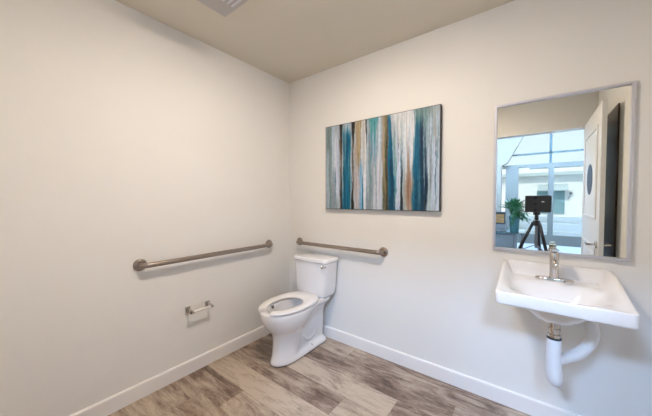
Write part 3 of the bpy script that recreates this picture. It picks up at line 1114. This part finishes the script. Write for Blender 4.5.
# drain under the sink
dp = thing('drain_pipe', 'white covered drain trap hanging below the sink', 'pipe', (SC, -0.285, 0.68))
DXc, DY = 2.068, -0.285
bm = bmesh.new()
tube(bm, [(DXc, DY, 0.6835), (DXc, DY, 0.672), (DXc, DY, 0.670), (DXc, DY, 0.652)], [0.030, 0.030, 0.023, 0.023], 24)
tube(bm, [(DXc, DY, 0.652), (DXc, DY, 0.590)], 0.0195, 24)
tube(bm, [(DXc, DY, 0.618), (DXc, DY, 0.600)], 0.0265, 8)
tube(bm, [(DXc, DY, 0.648), (DXc, DY, 0.636)], 0.0245, 24)
tp_ = obj('tailpiece', bm, M['chrome'], dp, smooth=True)
tp_['label'] = 'chrome drain tailpiece'
tp_.modifiers.new('n', 'EDGE_SPLIT').split_angle = math.radians(40)
bm = bmesh.new()
tube(bm, [(DXc, DY, 0.602), (DXc, DY, 0.597), (DXc, DY, 0.57), (DXc - 0.001, DY, 0.52), (DXc, DY + 0.002, 0.47), (DXc + 0.002, DY + 0.004, 0.43), (DXc + 0.005, DY + 0.006, 0.405),
          (DXc + 0.007, DY + 0.010, 0.382), (DXc + 0.009, DY + 0.012, 0.366), (DXc + 0.010, DY + 0.013, 0.361)],
     [0.025, 0.0275, 0.028, 0.029, 0.032, 0.0335, 0.033, 0.028, 0.018, 0.004], 28)
obj('trap_cover', bm, M['pvc'], dp, smooth=True)
bm = bmesh.new()
tube(bm, smooth_path([(DXc + 0.012, DY + 0.012, 0.488), (2.115, -0.215, 0.482), (2.165, -0.165, 0.498), (2.212, -0.120, 0.545), (2.228, -0.095, 0.592),
                      (2.226, -0.070, 0.620), (2.226, -0.035, 0.634), (2.226, -0.001, 0.636)], 8), 0.0255, 24)
obj('trap_arm', bm, M['pvc'], dp, smooth=True)
obj('cover_band', tubebm([(DXc, DY, 0.596), (DXc, DY, 0.604)], 0.0288, 28), M['dark'], dp)

# small shut-off valves under the sink
for (x, lab) in ((1.915, 'small dark water valve on the wall under the left side of the sink'),):
    v = thing('water_valve', lab, 'valve', (x, -0.02, 0.66))
    obj('valve_body', tubebm([(x, -0.001, 0.73), (x, -0.05, 0.73)], 0.010, 14), M['bumper'], v)
    obj('valve_handle', tubebm([(x, -0.050, 0.73), (x, -0.060, 0.73)], 0.016, 14), M['bumper'], v)
    obj('supply_line', tubebm(smooth_path([(x, -0.04, 0.73), (x + 0.01, -0.045, 0.75), (x + 0.03, -0.055, 0.776)], 6), 0.005, 10), M['pvc'], v)

# ------------------------------------------------------------------ the 3D camera on its tripod, reflected in the mirror
sc_ = thing('camera_unit', 'black box-shaped panoramic camera on top of the tripod, seen in the mirror', 'camera', (2.02, -2.06, 1.11))
bx0, bx1 = 1.898, 2.140
obj('camera_body', boxbm(((bx0, -2.105, 1.118), (bx1, -1.998, 1.312))), M['black'], sc_, bevel=0.010, segs=3)
for z in (1.145, 1.215, 1.285):
    bm = bmesh.new()
    tube(bm, [(1.995, -1.999, z), (1.995, -1.994, z), (1.995, -1.993, z)], [0.016, 0.015, 0.010], 20)
    obj('camera_lens', bm, M['lens'], sc_)
obj('side_handle', tubebm(smooth_path([(bx0 + 0.004, -2.01, 1.18), (bx0 - 0.018, -2.01, 1.19), (bx0 - 0.022, -2.01, 1.22), (bx0 - 0.018, -2.01, 1.25), (bx0 + 0.004, -2.01, 1.26)], 5), 0.006, 10),
    M['grey_metal'], sc_, smooth=True)
obj('status_light', boxbm(((2.052, -1.999, 1.236), (2.075, -1.996, 1.246))), M['sign_white'], sc_)
tri = thing('tripod', 'black camera tripod with spread legs, reflected in the mirror', 'tripod', (2.00, -2.06, 0))
bm = bmesh.new()
tube(bm, [(2.01, -2.055, 1.117), (2.01, -2.055, 1.09), (2.01, -2.055, 1.08), (2.01, -2.055, 1.03)], [0.035, 0.035, 0.018, 0.022], 18)
obj('tripod_head', bm, M['black'], tri)
obj('center_column', tubebm([(2.01, -2.055, 1.04), (2.01, -2.055, 0.70)], 0.014, 14), M['grey_metal'], tri, smooth=True)
obj('crown', tubebm([(2.01, -2.055, 1.02), (2.01, -2.055, 0.96)], 0.034, 18), M['black'], tri)
for ex, ey in ((1.60, -2.10), (2.24, -1.92), (2.10, -2.38)):
    hd = Vector((2.01, -2.055, 1.0))
    ft = Vector((ex, ey, 0.012))
    dv = ft - hd
    hd = hd + Vector((dv.x, dv.y, 0)).normalized() * 0.03
    dv = ft - hd
    l_ = obj('leg', tubebm([hd, hd + dv * 0.42], 0.0165, 14), M['black'], tri, smooth=True)
    obj('lower_tube', tubebm([hd + dv * 0.40, hd + dv * 0.97], 0.011, 12), M['grey_metal'], l_, smooth=True)
    obj('clamp', tubebm([hd + dv * 0.39, hd + dv * 0.43], 0.021, 12), M['black'], l_)
    obj('rubber_foot', tubebm([hd + dv * 0.965, ft], 0.015, 12), M['dark'], l_)
    mid = hd + dv * 0.36
    obj('spreader', tubebm([mid, (2.01, -2.055, 0.74)], 0.006, 8), M['grey_metal'], tri)

# ------------------------------------------------------------------ desk, drawers, planter and plant in the lobby
lt = thing('side_table', 'low black side table beside the desk, reflected behind the tripod', 'table', (1.86, -3.2, 0))
obj('table_top', boxbm(((1.66, -3.36, 0.44), (2.12, -3.06, 0.475))), M['black'], lt, bevel=0.004)
for x, y in ((1.68, -3.34), (2.10, -3.34), (1.68, -3.08), (2.10, -3.08)):
    obj('leg', boxbm(((x - 0.01, y - 0.01, 0), (x + 0.01, y + 0.01, 0.44))), M['grey_metal'], lt)
dk = thing('desk', 'dark-topped desk beyond the doorway, reflected low in the mirror', 'desk', (1.2, -3.6, 0))
obj('desktop', boxbm(((0.55, -4.0, 0.700), (1.87, -3.42, 0.722))), M['desk_top'], dk)
for x, y in ((0.58, -3.45), (1.83, -3.45), (0.58, -3.97), (1.83, -3.97)):
    obj('leg', boxbm(((x - 0.015, y - 0.015, 0), (x + 0.015, y + 0.015, 0.70))), M['grey_metal'], dk)
dr = thing('drawer_cabinet', 'white drawer cabinet under the desk, reflected low in the mirror', 'cabinet', (1.5, -3.6, 0))
obj('cabinet_body', boxbm(((1.20, -3.95, 0.01), (1.735, -3.47, 0.695))), M['cabinet'], dr)
for z0 in (0.03, 0.255, 0.48):
    d_ = obj('drawer', boxbm(((1.21, -3.47, z0), (1.725, -3.452, z0 + 0.205))), M['cabinet'], dr, bevel=0.003)
    obj('drawer_pull', boxbm(((1.40, -3.452, z0 + 0.16), (1.54, -3.440, z0 + 0.172))), M['grey_metal'], d_)
tb = thing('wooden_box', 'small wood-fronted box with dark trim on the reflected desk', 'box', (1.535, -3.55, 0.722))
obj('box_body', boxbm(((1.440, -3.66, 0.8501), (1.598, -3.50, 1.055))), M['bronze'], tb)
obj('front_panel', boxbm(((1.454, -3.50, 0.872), (1.586, -3.492, 1.02))), M['box_wood'], tb)
obj('riser', boxbm(((1.460, -3.65, 0.7225), (1.612, -3.505, 0.85))), M['cabinet'], tb)
obj('plate', boxbm(((1.480, -3.505, 0.76), (1.590, -3.500, 0.79))), M['grey_metal'], tb)
pp = thing('potted_plant', 'leafy green plant in a teal glazed pot on the reflected desk', 'plant', (1.73, -3.56, 0.722))
bm = bmesh.new()
tube(bm, [(1.73, -3.56, 0.7225), (1.73, -3.56, 0.73), (1.73, -3.56, 0.98), (1.73, -3.56, 0.99), (1.73, -3.56, 0.985)],
     [0.055, 0.060, 0.074, 0.076, 0.066], 28)
obj('pot', bm, M['teal'], pp, smooth=True)
bm = bmesh.new()
rp = random.Random(11)
for k in range(420):
    a = rp.uniform(0, 2 * PI)
    reach = rp.uniform(0.03, 0.20)
    hgt = rp.uniform(0.02, 0.22) * (1.1 - reach * 1.6)
    droop = rp.uniform(0.0, 0.16) if reach > 0.12 else 0
    c0 = Vector((1.73 + 0.03 * math.cos(a), -3.56 + 0.03 * math.sin(a), 0.98))
    c2 = Vector((1.72 + reach * math.cos(a), -3.56 + reach * 0.8 * math.sin(a), 1.02 + hgt - droop))
    c1 = (c0 + c2) / 2 + Vector((0, 0, 0.06))
    if c2.x < 1.70 and c2.z < 1.12:
        continue
    tube(bm, [c0, c1, c2], 0.0015, 4, cap=False)
    d = (c2 - c1).normalized()
    s_ = d.cross(Vector((0, 0, 1))).normalized()
    up_ = s_.cross(d)
    L_, w_ = rp.uniform(0.045, 0.08), rp.uniform(0.016, 0.026)
    ps = [c2, c2 + d * L_ * .35 + s_ * w_ + up_ * .004, c2 + d * L_ - up_ * .008, c2 + d * L_ * .35 - s_ * w_ + up_ * .004]
    vv = [bm.verts.new(p) for p in ps]
    mid = bm.verts.new(c2 + d * L_ * .4 - up_ * .003)
    for i in range(4):
        bm.faces.new((vv[i], vv[(i + 1) % 4], mid))
obj('foliage', bm, M['leaf'], pp)
